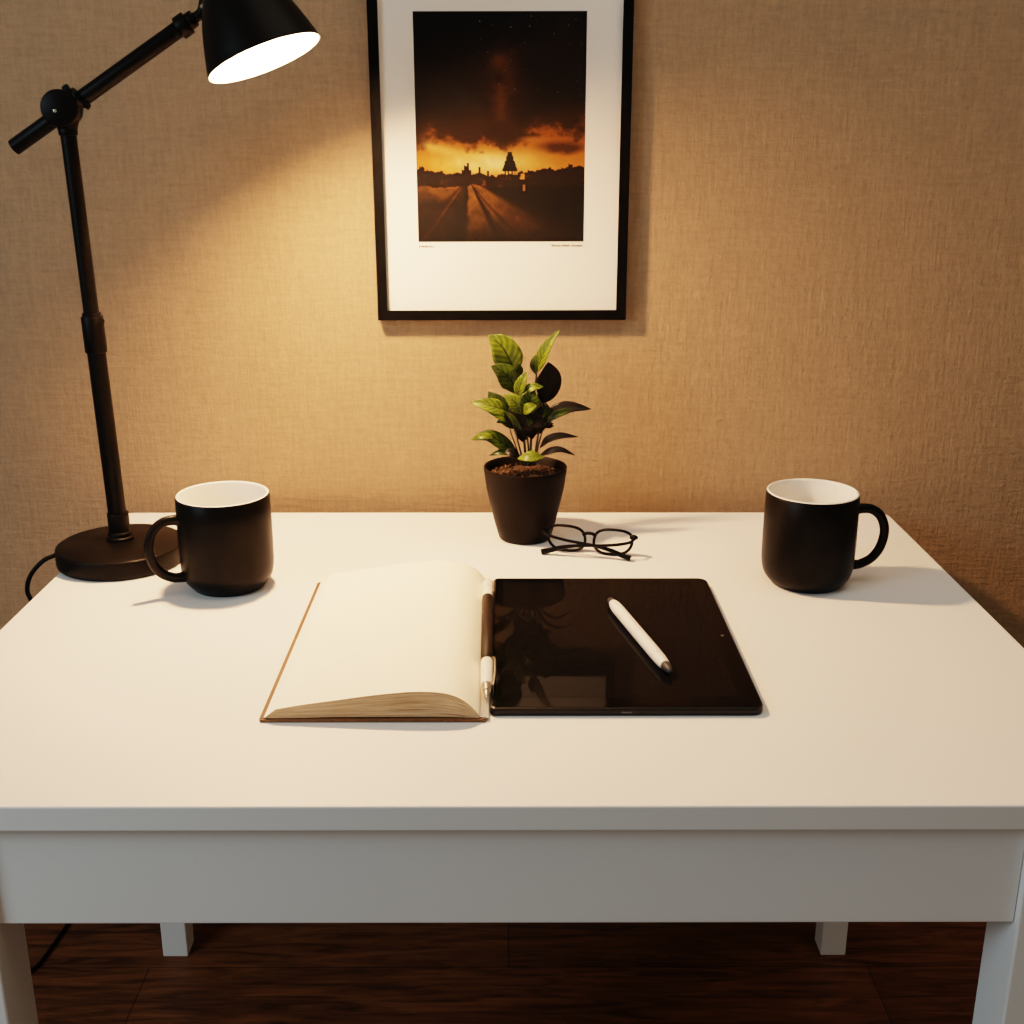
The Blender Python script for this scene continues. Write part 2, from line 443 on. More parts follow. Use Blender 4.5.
for k in range(70):
    a = random.random()*6.283; rr = .047*math.sqrt(random.random())
    c = Vector((rr*math.cos(a), rr*math.sin(a), .0905+.003*random.random()))
    s = .0012+.0022*random.random()
    g = bmesh.ops.create_icosphere(bm, subdivisions=1, radius=s)
    for v in g['verts']: v.co = v.co*(0.8+.5*random.random()) + c
obj('soil', bm, M_soil, plant, smooth=False)

def cp(cx, cy, dy=0.0):
    """zoomed-photo plant coordinates -> plant-local point at depth dy"""
    px, py = 470+cx/6.4, 320+cy/6.4
    z = 1.0261 - (py-330)*.001358
    k = 1 - (py-330)*.00013
    x = -.0492 + (px-471)*.001311/k*(.985)
    if dy: z -= dy*0.27
    return Vector((x-PX+.0008, dy, z-H))

def leaf(pts, hw, m, facing=(0, -1, .25), fold=.18, wob=.0, shape=0.42, curl=0.0):
    """blade along pts (base -> tip); hw half width in metres; facing = direction the blade looks towards"""
    path = catmull(pts, 8); n = len(path)
    F = Vector(facing).normalized()
    bm = bmesh.new(); uvl = bm.loops.layers.uv.new('UVMap')
    rows = []; cols = 8
    for i, p in enumerate(path):
        t = path[min(i+1, n-1)]-path[max(i-1, 0)]; t.normalize()
        s = t.cross(F); s.normalize(); nrm = s.cross(t)
        u = i/(n-1)
        # leaf outline: peak at 'shape', pointed tip
        w = (u/shape)**.75 if u < shape else None
        w = math.sin(min(1, u/shape)*math.pi/2)**.9 if u < shape else math.cos((u-shape)/(1-shape)*math.pi/2)**.85
        w = max(w, .015)*hw*1.18
        row = []
        for k in range(cols+1):
            c = 2*k/cols-1
            off = nrm*(fold*w*abs(c)) + nrm*(curl*w*c) + nrm*(wob*math.sin(u*14+c*2)*abs(c)*hw)
            row.append((bm.verts.new(p + s*c*w + off), (k/cols, u)))
        rows.append(row)
    for A, B in zip(rows, rows[1:]):
        for k in range(cols):
            q = (A[k], A[k+1], B[k+1], B[k])
            f = bm.faces.new([x[0] for x in q])
            for lp, x in zip(f.loops, q): lp[uvl].uv = x[1]
    o = obj('leaf', bm, m, plant, angle=180)
    so = o.modifiers.new('thick', 'SOLIDIFY'); so.thickness = .0006; so.offset = 0
    return o
def stem(pts, r):
    bm = bmesh.new(); tube(bm, pts, lambda u: r*(1-.45*u), 10, n=6); return obj('stem', bm, M_stem, plant)

U = .001311/6.4
# stems
stem([cp(360, 930, 0), cp(345, 760, -.002), cp(315, 560, -.004), cp(290, 420, -.004), cp(255, 300, -.005)], .0018)
stem([cp(385, 930, .004), cp(392, 740, .003), cp(405, 560, .004), cp(425, 380, .006), cp(432, 310, .006)], .0018)
stem([cp(400, 930, -.004), cp(430, 780, -.003), cp(450, 640, .0), cp(468, 520, .008)], .0016)
stem([cp(345, 930, -.006), cp(310, 790, -.008), cp(285, 690, -.010), cp(255, 600, -.012)], .0014)
stem([cp(335, 930, .006), cp(290, 800, .008), cp(262, 720, .008), cp(240, 650, .008)], .0012)
stem([cp(415, 930, .006), cp(440, 800, .008), cp(470, 690, .008), cp(500, 620, .004)], .0014)
stem([cp(372, 930, -.008), cp(372, 800, -.010), cp(360, 690, -.012), cp(350, 590, -.014)], .0014)
# upper leaves
leaf([cp(285, 330, -.004), cp(255, 255, -.008), cp(200, 165, -.010), cp(116, 98, -.004)], 82*U, M_leaf, (-.25, -1, .35), .16)
leaf([cp(300, 470, -.004), cp(270, 395, -.010), cp(210, 330, -.014), cp(132, 292, -.012)], 62*U, M_leafmid, (-.3, -1, .5), .2)
leaf([cp(285, 400, -.004), cp(298, 345, -.010), cp(312, 300, -.012), cp(322, 280, -.012)], 30*U, M_leafmid, (.4, -1, .2), .2)
leaf([cp(428, 330, .006), cp(455, 255, .004), cp(500, 160, .002), cp(580, 58, .002)], 37*U, M_leaf, (-.75, -1, .1), .22)
leaf([cp(424, 340, .004), cp(414, 295, -.002), cp(415, 255, -.004), cp(424, 218, -.004)], 24*U, M_leafmid, (-.4, -1, .2), .2)
leaf([cp(455, 530, .008), cp(490, 450, .014), cp(515, 350, .018), cp(508, 255, .016)], 72*U, M_leafdark_shaded, (.15, -1, .05), .10, shape=.55)
# central leaves
leaf([cp(305, 500, -.010), cp(315, 440, -.016), cp(335, 385, -.018), cp(362, 330, -.016)], 34*U, M_leaf, (-.4, -1, .3), .2)
leaf([cp(320, 480, -.014), cp(370, 440, -.020), cp(420, 425, -.022), cp(470, 425, -.020)], 26*U, M_leaf, (0, -1, .8), .2)
leaf([cp(385, 600, -.014), cp(378, 550, -.024), cp(385, 495, -.026), cp(400, 440, -.022)], 64*U, M_leafmid, (.1, -1, .25), .12)
leaf([cp(345, 600, -.016), cp(310, 550, -.026), cp(270, 510, -.028), cp(215, 475, -.024)], 44*U, M_leaf, (-.2, -1, .6), .15)
leaf([cp(335, 592, -.022), cp(360, 570, -.032), cp(390, 555, -.034), cp(425, 545, -.032)], 30*U, M_leaf, (0, -1, .6), .15)
# left fan
leaf([cp(250, 590, -.010), cp(205, 540, -.014), cp(150, 495, -.014), cp(112, 450, -.010)], 40*U, M_leafmid, (-.3, -1, .4), .2)
leaf([cp(255, 610, -.012), cp(180, 560, -.020), cp(90, 535, -.020), cp(-5, 522, -.014)], 44*U, M_leaf, (-.1, -1, .7), .2)
leaf([cp(262, 640, -.014), cp(215, 615, -.022), cp(160, 590, -.024), cp(105, 580, -.022)], 30*U, M_leaf, (-.1, -1, .6), .2)
leaf([cp(280, 690, -.014), cp(245, 660, -.020), cp(205, 640, -.022), cp(165, 652, -.020)], 24*U, M_leafmid, (0, -1, .6), .2)
# dark middle mass
leaf([cp(370, 745, -.010), cp(345, 680, -.018), cp(300, 615, -.020), cp(245, 560, -.016)], 50*U, M_leafdark_shaded, (-.1, -1, .3), .15)
leaf([cp(290, 690, -.012), cp(262, 655, -.020), cp(235, 620, -.022), cp(205, 585, -.020)], 34*U, M_leafdark_shaded, (-.1, -1, .3), .15)
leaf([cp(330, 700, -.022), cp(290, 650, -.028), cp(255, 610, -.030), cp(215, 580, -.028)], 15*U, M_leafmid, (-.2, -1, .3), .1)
leaf([cp(385, 720, -.006), cp(410, 660, -.014), cp(440, 600, -.014), cp(470, 540, -.008)], 52*U, M_leafdark_shaded, (.1, -1, .2), .15)
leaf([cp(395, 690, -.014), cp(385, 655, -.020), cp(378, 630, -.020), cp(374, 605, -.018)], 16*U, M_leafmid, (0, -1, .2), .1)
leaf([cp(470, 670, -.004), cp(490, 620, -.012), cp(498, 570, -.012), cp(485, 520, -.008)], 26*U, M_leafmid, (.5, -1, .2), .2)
leaf([cp(400, 720, .010), cp(430, 690, .006), cp(475, 660, .002), cp(540, 655, .0)], 34*U, M_leafdark_shaded, (.1, -1, .6), .2)
leaf([cp(360, 760, .012), cp(350, 700, .014), cp(345, 640, .014), cp(350, 560, .012)], 60*U, M_leafdark_shaded, (0, -1, .1), .1)
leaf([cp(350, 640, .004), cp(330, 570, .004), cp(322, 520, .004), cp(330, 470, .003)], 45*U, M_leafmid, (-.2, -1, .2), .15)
leaf([cp(420, 650, .008), cp(432, 570, .008), cp(440, 510, .008), cp(452, 450, .006)], 42*U, M_leafdark_shaded, (.2, -1, .2), .15)
leaf([cp(310, 660, -.004), cp(275, 610, -.008), cp(245, 565, -.008), cp(212, 520, -.006)], 42*U, M_leafdark_shaded, (-.2, -1, .3), .15)
leaf([cp(435, 710, .004), cp(468, 650, -.002), cp(505, 605, -.004), cp(548, 572, -.002)], 36*U, M_leafdark_shaded, (.2, -1, .4), .15)
leaf([cp(395, 760, .000), cp(400, 700, -.004), cp(420, 650, -.006), cp(452, 615, -.004)], 34*U, M_leafdark_shaded, (.1, -1, .2), .15)
leaf([cp(345, 780, -.002), cp(325, 730, -.006), cp(300, 690, -.008), cp(275, 665, -.006)], 26*U, M_leafdark_shaded, (-.1, -1, .2), .15)
# right arching leaves
leaf([cp(470, 655, -.004), cp(540, 590, -.010), cp(640, 552, -.010), cp(785, 562, -.004)], 42*U, M_leafdark_shaded, (.05, -.9, .75), .22, shape=.45)
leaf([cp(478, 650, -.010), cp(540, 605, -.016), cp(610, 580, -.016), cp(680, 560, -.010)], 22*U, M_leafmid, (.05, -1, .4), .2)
leaf([cp(448, 815, .002), cp(500, 760, -.008), cp(590, 735, -.012), cp(700, 742, -.008)], 24*U, M_leafdark_shaded, (.05, -.8, .8), .2)
leaf([cp(440, 870, -.002), cp(500, 840, -.014), cp(580, 825, -.018), cp(678, 862, -.014)], 22*U, M_leafdark_shaded, (.05, -.8, .8), .2)
leaf([cp(450, 700, .006), cp(480, 670, .000), cp(515, 672, .0), cp(545, 668, .0)], 14*U, M_leafdark_shaded, (0, -1, .6), .2)
# left arching leaves
leaf([cp(300, 850, -.006), cp(215, 790, -.016), cp(110, 735, -.020), cp(-2, 760, -.014)], 42*U, M_leafmid, (-.1, -.9, .6), .2)
leaf([cp(140, 750, -.024), cp(100, 738, -.025), cp(50, 742, -.024), cp(0, 762, -.018)], 20*U, M_leaf, (-.1, -.9, .6), .2)
leaf([cp(300, 860, -.006), cp(240, 845, -.018), cp(180, 845, -.024), cp(116, 864, -.020)], 20*U, M_leafmid, (-.1, -.9, .7), .2)
leaf([cp(310, 870, -.012), cp(285, 850, -.020), cp(250, 840, -.022), cp(215, 845, -.020)], 26*U, M_leafdark_shaded, (-.1, -.9, .6), .2)
stem([cp(380, 930, -.004), cp(400, 890, -.018), cp(460, 872, -.022)], .0012)
# front drooping leaf
leaf([cp(475, 872, -.022), cp(420, 868, -.034), cp(365, 872, -.036), cp(300, 885, -.030)], 34*U, M_leaf, (0, -.85, .8), .12, shape=.5)

# ------------------------------------------------------------------ spectacles
gl = thing('eyeglasses', 'black-rimmed eyeglasses with folded temples beside the plant pot', 'glasses', (.1060, .6200, H), math.radians(-16.0))
def lens_outline(cx, sgn, n=64, grow=0.0):
    pts = []
    for i in range(n):
        a = 2*math.pi*i/n
        c, s = math.cos(a), math.sin(a)
        e = .72
        x = math.copysign(abs(c)**e, c)*(.0255+grow); z = math.copysign(abs(s)**e, s)*(.0165+grow)
        x += sgn*.0022*(z/.0165)                  # wider towards the temples at the top
        if s < 0: z *= 1.0; x *= (1-.10*abs(s))
        pts.append(Vector((cx+x, .0015*(c*sgn)**2*2, .0185+z)))
    return pts
lean = math.radians(-8)
RotL = Matrix.Rotation(lean, 3, 'X')
front = []
bm = bmesh.new()
for s in (-1, 1):
    tube(bm, [RotL @ p for p in lens_outline(s*.0315, s)], .0020, 10, closed=True, ref=(0, 1, 0))
tube(bm, [RotL @ Vector(p) for p in ((-.0085, 0, .0245), (-.004, -.001, .0275), (.004, -.001, .0275), (.0085, 0, .0245))], .0023, 10)
for s in (-1, 1):
    tube(bm, [RotL @ Vector(p) for p in ((s*.0545, .001, .0270), (s*.0600, .000, .0280), (s*.0630, -.003, .0275))], .0030, 10)
rimo = obj('frame_front', bm, M_specs, gl)
M_lens = bpy.data.materials.new('lens_glass'); M_lens.use_nodes = True
nt = M_lens.node_tree; nt.nodes.clear()
o_ = nt.nodes.new('ShaderNodeOutputMaterial'); mxs = nt.nodes.new('ShaderNodeMixShader'); tr = nt.nodes.new('ShaderNodeBsdfTransparent'); gs = nt.nodes.new('ShaderNodeBsdfGlossy')
fr = nt.nodes.new('ShaderNodeFresnel'); fr.inputs['IOR'].default_value = 1.45; gs.inputs['Roughness'].default_value = .02
tr.inputs['Color'].default_value = (.95, .95, .94, 1)
nt.links.new(fr.outputs[0], mxs.inputs[0]); nt.links.new(tr.outputs[0], mxs.inputs[1]); nt.links.new(gs.outputs[0], mxs.inputs[2]); nt.links.new(mxs.outputs[0], o_.inputs[0])
for s in (-1, 1):
    bm = bmesh.new()
    vs = [bm.verts.new(RotL @ p) for p in lens_outline(s*.0315, s, grow=-.0008)]
    cv = bm.verts.new(RotL @ Vector((s*.0315, -.0012, .0185)))
    for i in range(len(vs)): bm.faces.new((vs[i], vs[(i+1) % len(vs)], cv))
    obj('lens', bm, M_lens, gl)
# temples folded on the near side, curved tips resting on the desk
for s, yy in ((-1, -.0095), (1, -.0150)):
    h = RotL @ Vector((s*.0625, -.0035, .0275))
    bm = bmesh.new()
    tube(bm, [h, Vector((s*.055, yy*.75, .0240)), Vector((s*.030, yy, .0195)), Vector((s*-.005, yy-.002, .0165)), Vector((s*-.030, yy-.003, .0125)), Vector((s*-.047, yy-.004, .0070)), Vector((s*-.0590, yy-.005, .0036))],
         lambda u: .0019 + .0018*max(0, (u-.45)/.55), 10, sy=1.1, n=8)
    obj('temple', bm, M_specs, gl)

# ------------------------------------------------------------------ open notebook
nb = thing('notebook', 'open notebook with blank cream pages and tan cover left of the tablet', 'notebook', (-.128, .33, H))
def NB(x, y, z): return Vector((x+.128, y-.33, z))
bm = bmesh.new()
rounded_slab(bm, -.2355+.128, -.0215+.128, .1460-.33, .5070-.33, 0, .0034, (.003, .002, .002, .003), .0008, 4)
obj('cover', bm, M_cover, nb)
# page block: arched profile swept front to back
xs = np.linspace(0, 1, 49)
ctrl_x = [-.2195, -.1960, -.1620, -.1300, -.1000, -.0800, -.0620, -.0490, -.0395, -.0320, -.0280]
ctrl_z = [.0125, .0165, .0215, .0262, .0295, .0300, .0285, .0245, .0185, .0110, .0060]
tp = catmull([Vector((x, 0, z)) for x, z in zip(ctrl_x, ctrl_z)], 6)
def bot(x):
    u = (x+.2195)/.1915
    return .0036 + .0012*math.sin(min(1, max(0, u))*math.pi)
bm = bmesh.new(); uvl = bm.loops.layers.uv.new('UVMap')
ny, nz = 24, 6
y0, y1 = .1485, .5085
grid_top = []; 
def edge_jit(k, x):   # slight unevenness of the stacked sheets on the fore-edges
    return .0006*noise.noise(Vector((x*30, k*3.1, 2)))
for j in range(ny+1):
    v = j/ny; y = y0+(y1-y0)*v
    row = []
    for i, p in enumerate(tp):
        sag = 1 - .05*math.sin(v*math.pi)
        wave = .0006*noise.noise(Vector((p.x*14, y*7, 0)))
        xx = p.x
        row.append(bm.verts.new(NB(xx, y + (.0012*math.sin(i/len(tp)*3.1) if j in (0, ny) else 0), p.z*sag + wave + .0003)))
    grid_top.append(row)
for A, B in zip(grid_top, grid_top[1:]):
    for i in range(len(A)-1):
        bm.faces.new((A[i], A[i+1], B[i+1], B[i])).material_index = 0
# fore edge walls (front, back, left) with layered uv
def wall(top_verts, xs_, y_, shift):
    rows = [top_verts]
    for k in range(1, nz+1):
        f = k/nz; r = []
        for tv, x in zip(top_verts, xs_):
            b_ = bot(x); z = tv.co.z*(1-f) + b_*f
            r.append(bm.verts.new((tv.co.x - (shift[0] if y_ is None else .0118*max(0, 1-(x+.2195)/.06)**2)*f, tv.co.y + shift[1]*f + edge_jit(k, x), z)))
        rows.append(r)
    for k in range(nz):
        for i in range(len(top_verts)-1):
            q = (rows[k][i], rows[k][i+1], rows[k+1][i+1], rows[k+1][i])
            f = bm.faces.new(q); f.material_index = 1
            for lp, (ii, kk) in zip(f.loops, ((i, k), (i+1, k), (i+1, k+1), (i, k+1))):
                lp[uvl].uv = (ii/len(top_verts)*3, 1-kk/nz)
    return rows
xsr = [p.x for p in tp]
wall(grid_top[0], xsr, y0, (0, -.0006)); wall(grid_top[-1], xsr, y1, (0, .0004))
left = [r[0] for r in grid_top]
lw_ = wall(left, [-.2195]*len(left), None, (.0118, 0))
for row in lw_:
    for vv in row:
        for ff in vv.link_faces:
            if abs(ff.calc_center_median().y - NB(0, y0, 0).y) > .004 and abs(ff.calc_center_median().y - NB(0, y1, 0).y) > .004: ff.material_index = 0
right = [r[-1] for r in grid_top]
wall(right, [-.0282]*len(right), None, (0, 0))
obj('pages', bm, [M_paper, M_edge], nb, angle=50)
# lowest sheet, glued along the spine and running out under the pen
bm = bmesh.new()
prof = catmull([Vector((-.0330, 0, .0060)), Vector((-.0290, 0, .0050)), Vector((-.0250, 0, .0042)), Vector((-.0200, 0, .0040)), Vector((-.0190, 0, .0032))], 4)
A = [bm.verts.new(NB(p.x, .1490, p.z)) for p in prof]; B = [bm.verts.new(NB(p.x, .5080, p.z)) for p in prof]
for i in range(len(A)-1): bm.faces.new((A[i], A[i+1], B[i+1], B[i]))
e = obj('end_sheet', bm, M_paper, nb)
so = e.modifiers.new('thick', 'SOLIDIFY'); so.thickness = .0004; so.offset = 0

# ------------------------------------------------------------------ tablet
tb = thing('tablet', 'black tablet computer with dark glossy screen lying beside the notebook', 'tablet', (.112, .335, H))
tx0, tx1, ty0, ty1 = -.0182-.112, .2440-.112, .1580-.335, .5070-.335
bm = bmesh.new()
rounded_slab(bm, tx0, tx1, ty0, ty1, 0, .0086, (.006, .012, .012, .006), .0022, 10)
obj('body', bm, M_tab, tb)
bm = bmesh.new()
rounded_slab(bm, tx0+.0022, tx1-.0022, ty0+.0022, ty1-.0022, .0086, .0089, (.004, .010, .010, .004), .0001, 10)
bz = obj('bezel', bm, M_bezel, tb, smooth=False)
bm = bmesh.new()
rounded_slab(bm, tx0+.012, tx1-.022, ty0+.022, ty1-.016, .0089, .00905, (.001,)*4, .00005, 3)
obj('screen', bm, M_screen, tb, smooth=False)
bm = bmesh.new(); lathe(bm, [(0, .0003), (.0016, .0003), (.0018, 0)], 20, (.2325-.112, .329-.335, .0089))
obj('camera_lens', bm, M_chrome, bz)
bm = bmesh.new(); box(bm, (-.005, ty0-.0003, .0032), (.005, ty0+.002, .0052), .0004)
obj('port', bm, mat('port_metal', (.05, .05, .05), .4), tb)

# ------------------------------------------------------------------ pen in the gutter
pn = thing('pen', 'white pen with dark grip and clip, lying in the notebook gutter by the tablet', 'pen', (-.0231, .326, H+.0142))
def Yp(y): return y-.34
xo = lambda y: .0015 - (y-.2)*.0124      # it lies slightly askew
def PP(y): return Vector((xo(y), Yp(y), 0))
def seg(bm, ya, yb, ra, rb, **k): cyl(bm, PP(ya), PP(yb), ra, rb, seg=28, **k)
bm = bmesh.new(); seg(bm, .4400, .4860, .0062, .0062, bev=.0006); seg(bm, .4855, .4930, .0052, .0044, bev=.001); pcap = obj('cap', bm, M_pwhite, pn)
bm = bmesh.new(); seg(bm, .2680, .4400, .0066, .0065, bev=.0006); seg(bm, .2630, .2690, .0058, .0060); obj('grip', bm, M_pdark, pn)
bm = bmesh.new(); seg(bm, .2080, .2640, .0060, .0064, bev=.0006); obj('barrel', bm, M_pwhite, pn)
bm = bmesh.new(); seg(bm, .1960, .2080, .0038, .0056); seg(bm, .1870, .1962, .0013, .0030); seg(bm, .1815, .1872, .0006, .0011); obj('tip', bm, M_ptip, pn)
bm = bmesh.new(); tube(bm, [PP(.268)+Vector((.0062, 0, .0032)), PP(.262)+Vector((.0078, 0, .0042)), PP(.235)+Vector((.0080, 0, .0042)), PP(.214)+Vector((.0070, 0, .0036)), PP(.206)+Vector((.0060, 0, .002))], .0011, 10)
obj('clip', bm, M_ptip, pn)
bm = bmesh.new(); seg(bm, .4650, .4665, .00635, .00635); tube(bm, [PP(.486)+Vector((.0050, 0, .0036)), PP(.475)+Vector((.0062, 0, .0046)), PP(.448)+Vector((.0058, 0, .0042))], .0009, 8); obj('cap_ring', bm, M_ptip, pcap)

# ------------------------------------------------------------------ stylus on the tablet
S0, S1 = Vector((.1170, .4170, 0)), Vector((.1622, .2220, 0))
sl = thing('stylus', 'white stylus with grey tips lying diagonally on the tablet screen', 'stylus', (*((S0+S1)/2).xy, H+.00905+.0068))
sd = (S1-S0).normalized(); SL = (S1-S0).length/2
def SP(t): return sd*(t*SL)
bm = bmesh.new()
Lb = SL*2
lathe(bm, [(.0046, .0120), (.0056, .0160), (.0063, .0225), (.0067, .032), (.0067, .150), (.0066, .160), (.00655, .1605), (.0060, .1608), (.0060, .1616), (.00655, .1618), (.0064, .170), (.0058, .178), (.0052, .1835)], 36, SP(-1), sd, True, True)
obj('barrel', bm, M_pwhite, sl)
bm = bmesh.new(); lathe(bm, [(0, 0), (.0030, .0004), (.0038, .002), (.0046, .0123)], 24, SP(-1), sd); obj('end_cap', bm, M_stip, sl)
bm = bmesh.new(); lathe(bm, [(.0051, .1833), (.0049, .188), (.0040, .1935), (.0028, .1985), (.0012, .2000), (0, .2003)], 24, SP(-1), sd); obj('tip', bm, M_stip, sl)

# ------------------------------------------------------------------ framed picture
KF = 1.0158   # wall distance factor about the eye
fx = lambda x: -.0013+(x+.0013)*KF
fz = lambda z: 1.2624+(z-1.2624)*KF
FX0, FX1, FZ0, FZ1 = fx(-.1822), fx(.1640), fz(1.0232), fz(1.497)
pic = thing('framed_picture', 'black framed sunset landscape print with wide cream mat hanging on the wall', 'picture', (0, WALL_Y, FZ0))
pic.rotation_euler = (0, math.radians(-.16), 0)
yb, yf = -.0005, -.0190
fw = .0133
bm = bmesh.new()
outer = [(FX0, 0), (FX1, 0), (FX1, FZ1-FZ0), (FX0, FZ1-FZ0)]
inn = [(FX0+fw, fw), (FX1-fw, fw), (FX1-fw, FZ1-FZ0-fw), (FX0+fw, FZ1-FZ0-fw)]
bev = .0008
def ins(l, d): # shrink a rectangle towards its centre
    cx = sum(p[0] for p in l)/4; cz = sum(p[1] for p in l)/4
    return [(p[0]-math.copysign(d, p[0]-cx), p[1]-math.copysign(d, p[1]-cz)) for p in l]
loops = [(outer, yb), (outer, yf+bev), (ins(outer, bev), yf), (ins(inn, -bev), yf), (inn, yf+bev), (inn, yf+.010), (inn, yb)]
rings = [[bm.verts.new((x, y, z)) for x, z in l] for l, y in loops]
for k in range(len(rings)):
    A, B = rings[k], rings[(k+1) % len(rings)]
    for i in range(4):
        j = (i+1) % 4
        bm.faces.new((A[i], A[j], B[j], B[i]))
obj('frame', bm, M_frame, pic, angle=25)
bm = bmesh.new(); box(bm, (FX0+fw-.001, yf+.0065, fw-.001), (FX1-fw+.001, yf+.0090, FZ1-FZ0-fw+.001))
mb = obj('mat_board', bm, M_mat, pic, smooth=False)

# the print itself: a painted sunset over a road, as colours on a fine mesh
W_, H_ = 220, 290
u, v = np.meshgrid(np.linspace(0, 1, W_), np.linspace(0, 1, H_))
rng = np.random.default_rng(11)
def vnoise(x, y, seed):
    g = np.random.default_rng(seed).random((64, 64))
    xi, yi = np.floor(x).astype(int), np.floor(y).astype(int); xf, yf_ = x-xi, y-yi
    sx, sy = xf*xf*(3-2*xf), yf_*yf_*(3-2*yf_)
    G = lambda a, b: g[b % 64, a % 64]
    return (G(xi, yi)*(1-sx)+G(xi+1, yi)*sx)*(1-sy)+(G(xi, yi+1)*(1-sx)+G(xi+1, yi+1)*sx)*sy
def fbm(x, y, seed, o=5):
    s, a, t = 0, .5, 0
    for i in range(o):
        s = s + a*vnoise(x*2**i, y*2**i, seed+i); t += a; a *= .55
    return s/t
def sm(a, b, x):
    t = np.clip((x-a)/(b-a), 0, 1); return t*t*(3-2*t)
def lerp(A, B, t): return A*(1-t[..., None])+np.array(B, float)*t[..., None]
img = np.zeros((H_, W_, 3)); img[:] = (11, 10, 9)
n1 = fbm(u*3.2, v*5, 3); n2 = fbm(u*6+3, v*9, 21); n3 = fbm(u*20, v*30, 40)
# dark night sky with brown cloud streaks
streak = np.exp(-((u-.50-.18*(.35-v)+.12*(n1-.5))/.10)**2)*sm(.02, .2, v)*(1-sm(.50, .56, v))
img = lerp(img, (92, 56, 32), np.clip(streak*(.2+1.6*(n2-.42)*2), 0, .8))
img = lerp(img, (46, 46, 45), np.clip(np.exp(-((u-.2)/.18)**2-((v-.39)/.07)**2)*(n2*1.5-.35), 0, .8))
img = lerp(img, (46, 27, 16), sm(.34, .50, v+.12*(n1-.5)+.05*(u-.5))*.8)
# sunset band
edge = v - (.555 + .075*(n1-.5)*2 + .05*(n2-.5)*2 - .05*np.exp(-((u-.80)/.13)**2) + .055*np.exp(-((u-.52)/.10)**2) - .03*np.exp(-((u-.1)/.15)**2) + .05*(n3-.5)*2)
glow = np.exp(-((u-.43)/.30)**2-((v-.645)/.06)**2)
band = lerp(np.zeros_like(img)+np.array((150, 84, 34.)), (203, 124, 48), sm(.5, .70, v+.05*(n2-.5)))
hi = np.clip((fbm(u*5+9, v*12, 55)-.48)*3, 0, 1)*sm(.36, .46, v)*(1-sm(.53, .58, v))*sm(.40, .75, u+.25*(n1-.5))
img = lerp(img, (112, 66, 30), hi*.8)
band = lerp(band, (232, 178, 92), np.clip(glow*1.25+.3*(n2-.5), 0, 1)); band = lerp(band, (244, 214, 150), np.clip(glow**3*1.1+.4*(n3-.5)*glow, 0, 1))
t = sm(-.012, .018, edge)
img = img*(1-t[..., None])+band*t[..., None]
# lit undersides and darker cloud banks
img = lerp(img, (120, 70, 30), np.clip(np.exp(-(edge/.022)**2)*.55*n2*1.6, 0, .7))
bank = np.exp(-((u-.86)/.15)**2-((v-.575+.03*(n2-.5))/.030)**2)*(n3*.9+.5)
img = lerp(img, (58, 34, 20), np.clip(bank*1.5-.25, 0, .92))
bank2 = np.exp(-((u-.70)/.10)**2-((v-.545)/.02)**2)*(n3*.9+.4)
img = lerp(img, (176, 108, 48), np.clip(bank2*1.2-.25, 0, .8))
rays = np.exp(-((v-(.56+.22*(u-.02)))/.022)**2)*sm(.0, .1, u)*(1-sm(.35, .45, u))
img = lerp(img, (226, 176, 100), np.clip(rays*.75*(.5+n2), 0, .85))
# stars
for k in range(34):
    a, b_ = rng.integers(int(W_*.38), W_-4), rng.integers(4, int(H_*.36))
    img[b_, a] = np.array((190, 170, 140))*rng.uniform(.35, 1)
# ground
hor = .722
gd = np.clip((v-hor)/(1-hor), 0, 1)
vx = .305
px_ = (u-vx)/(gd+.03)
gcol = lerp(np.zeros_like(img)+np.array((14, 10, 7.)), (62, 36, 17), np.clip(n3*1.3-.3, 0, 1)*(1-.5*gd))
path = sm(-.03, .02, px_+.04*(n3-.5))*(1-sm(.15, .20, px_+.06*(n3-.5)))
road = sm(.20, .26, px_+.05*(n3-.5))*(1-sm(.50, .72, px_+.16*(n3-.5)))
gcol = lerp(gcol, (188, 120, 58), path*np.clip(.85-.75*gd, .10, .9)*(.45+.75*n3))
gcol = lerp(gcol, (176, 110, 52), road*np.clip(.80-.80*gd, .06, .9)*(.5+.75*n3))
ruts = np.exp(-((px_-.19)/.022)**2)+np.exp(-((px_+.05)/.03)**2)*.8+np.exp(-((px_-.24-.1*gd)/.02)**2)*.6
gcol = lerp(gcol, (8, 6, 5), np.clip(ruts*.9, 0, .92))
leftrd = sm(-3.2, -1.6, px_)*(1-sm(-.45, -.28, px_+.1*(n3-.5)))
gcol = lerp(gcol, (176, 110, 50), leftrd*np.clip(.85-2.2*gd, .0, .8)*(.4+.9*n3))
lines = np.exp(-((px_+.27+.02*(n2-.5))/.018)**2)
gcol = lerp(gcol, (128, 76, 34), np.clip(lines*(.75-.45*gd)*(.4+n3), 0, .8))
dark = sm(.55, 1.0, px_ - .25*(n2-.5))
gcol = lerp(gcol, (6, 5, 4), dark*.95)
gcol = gcol*(1-.35*gd[..., None])
img = np.where((v > hor)[..., None], gcol, img)
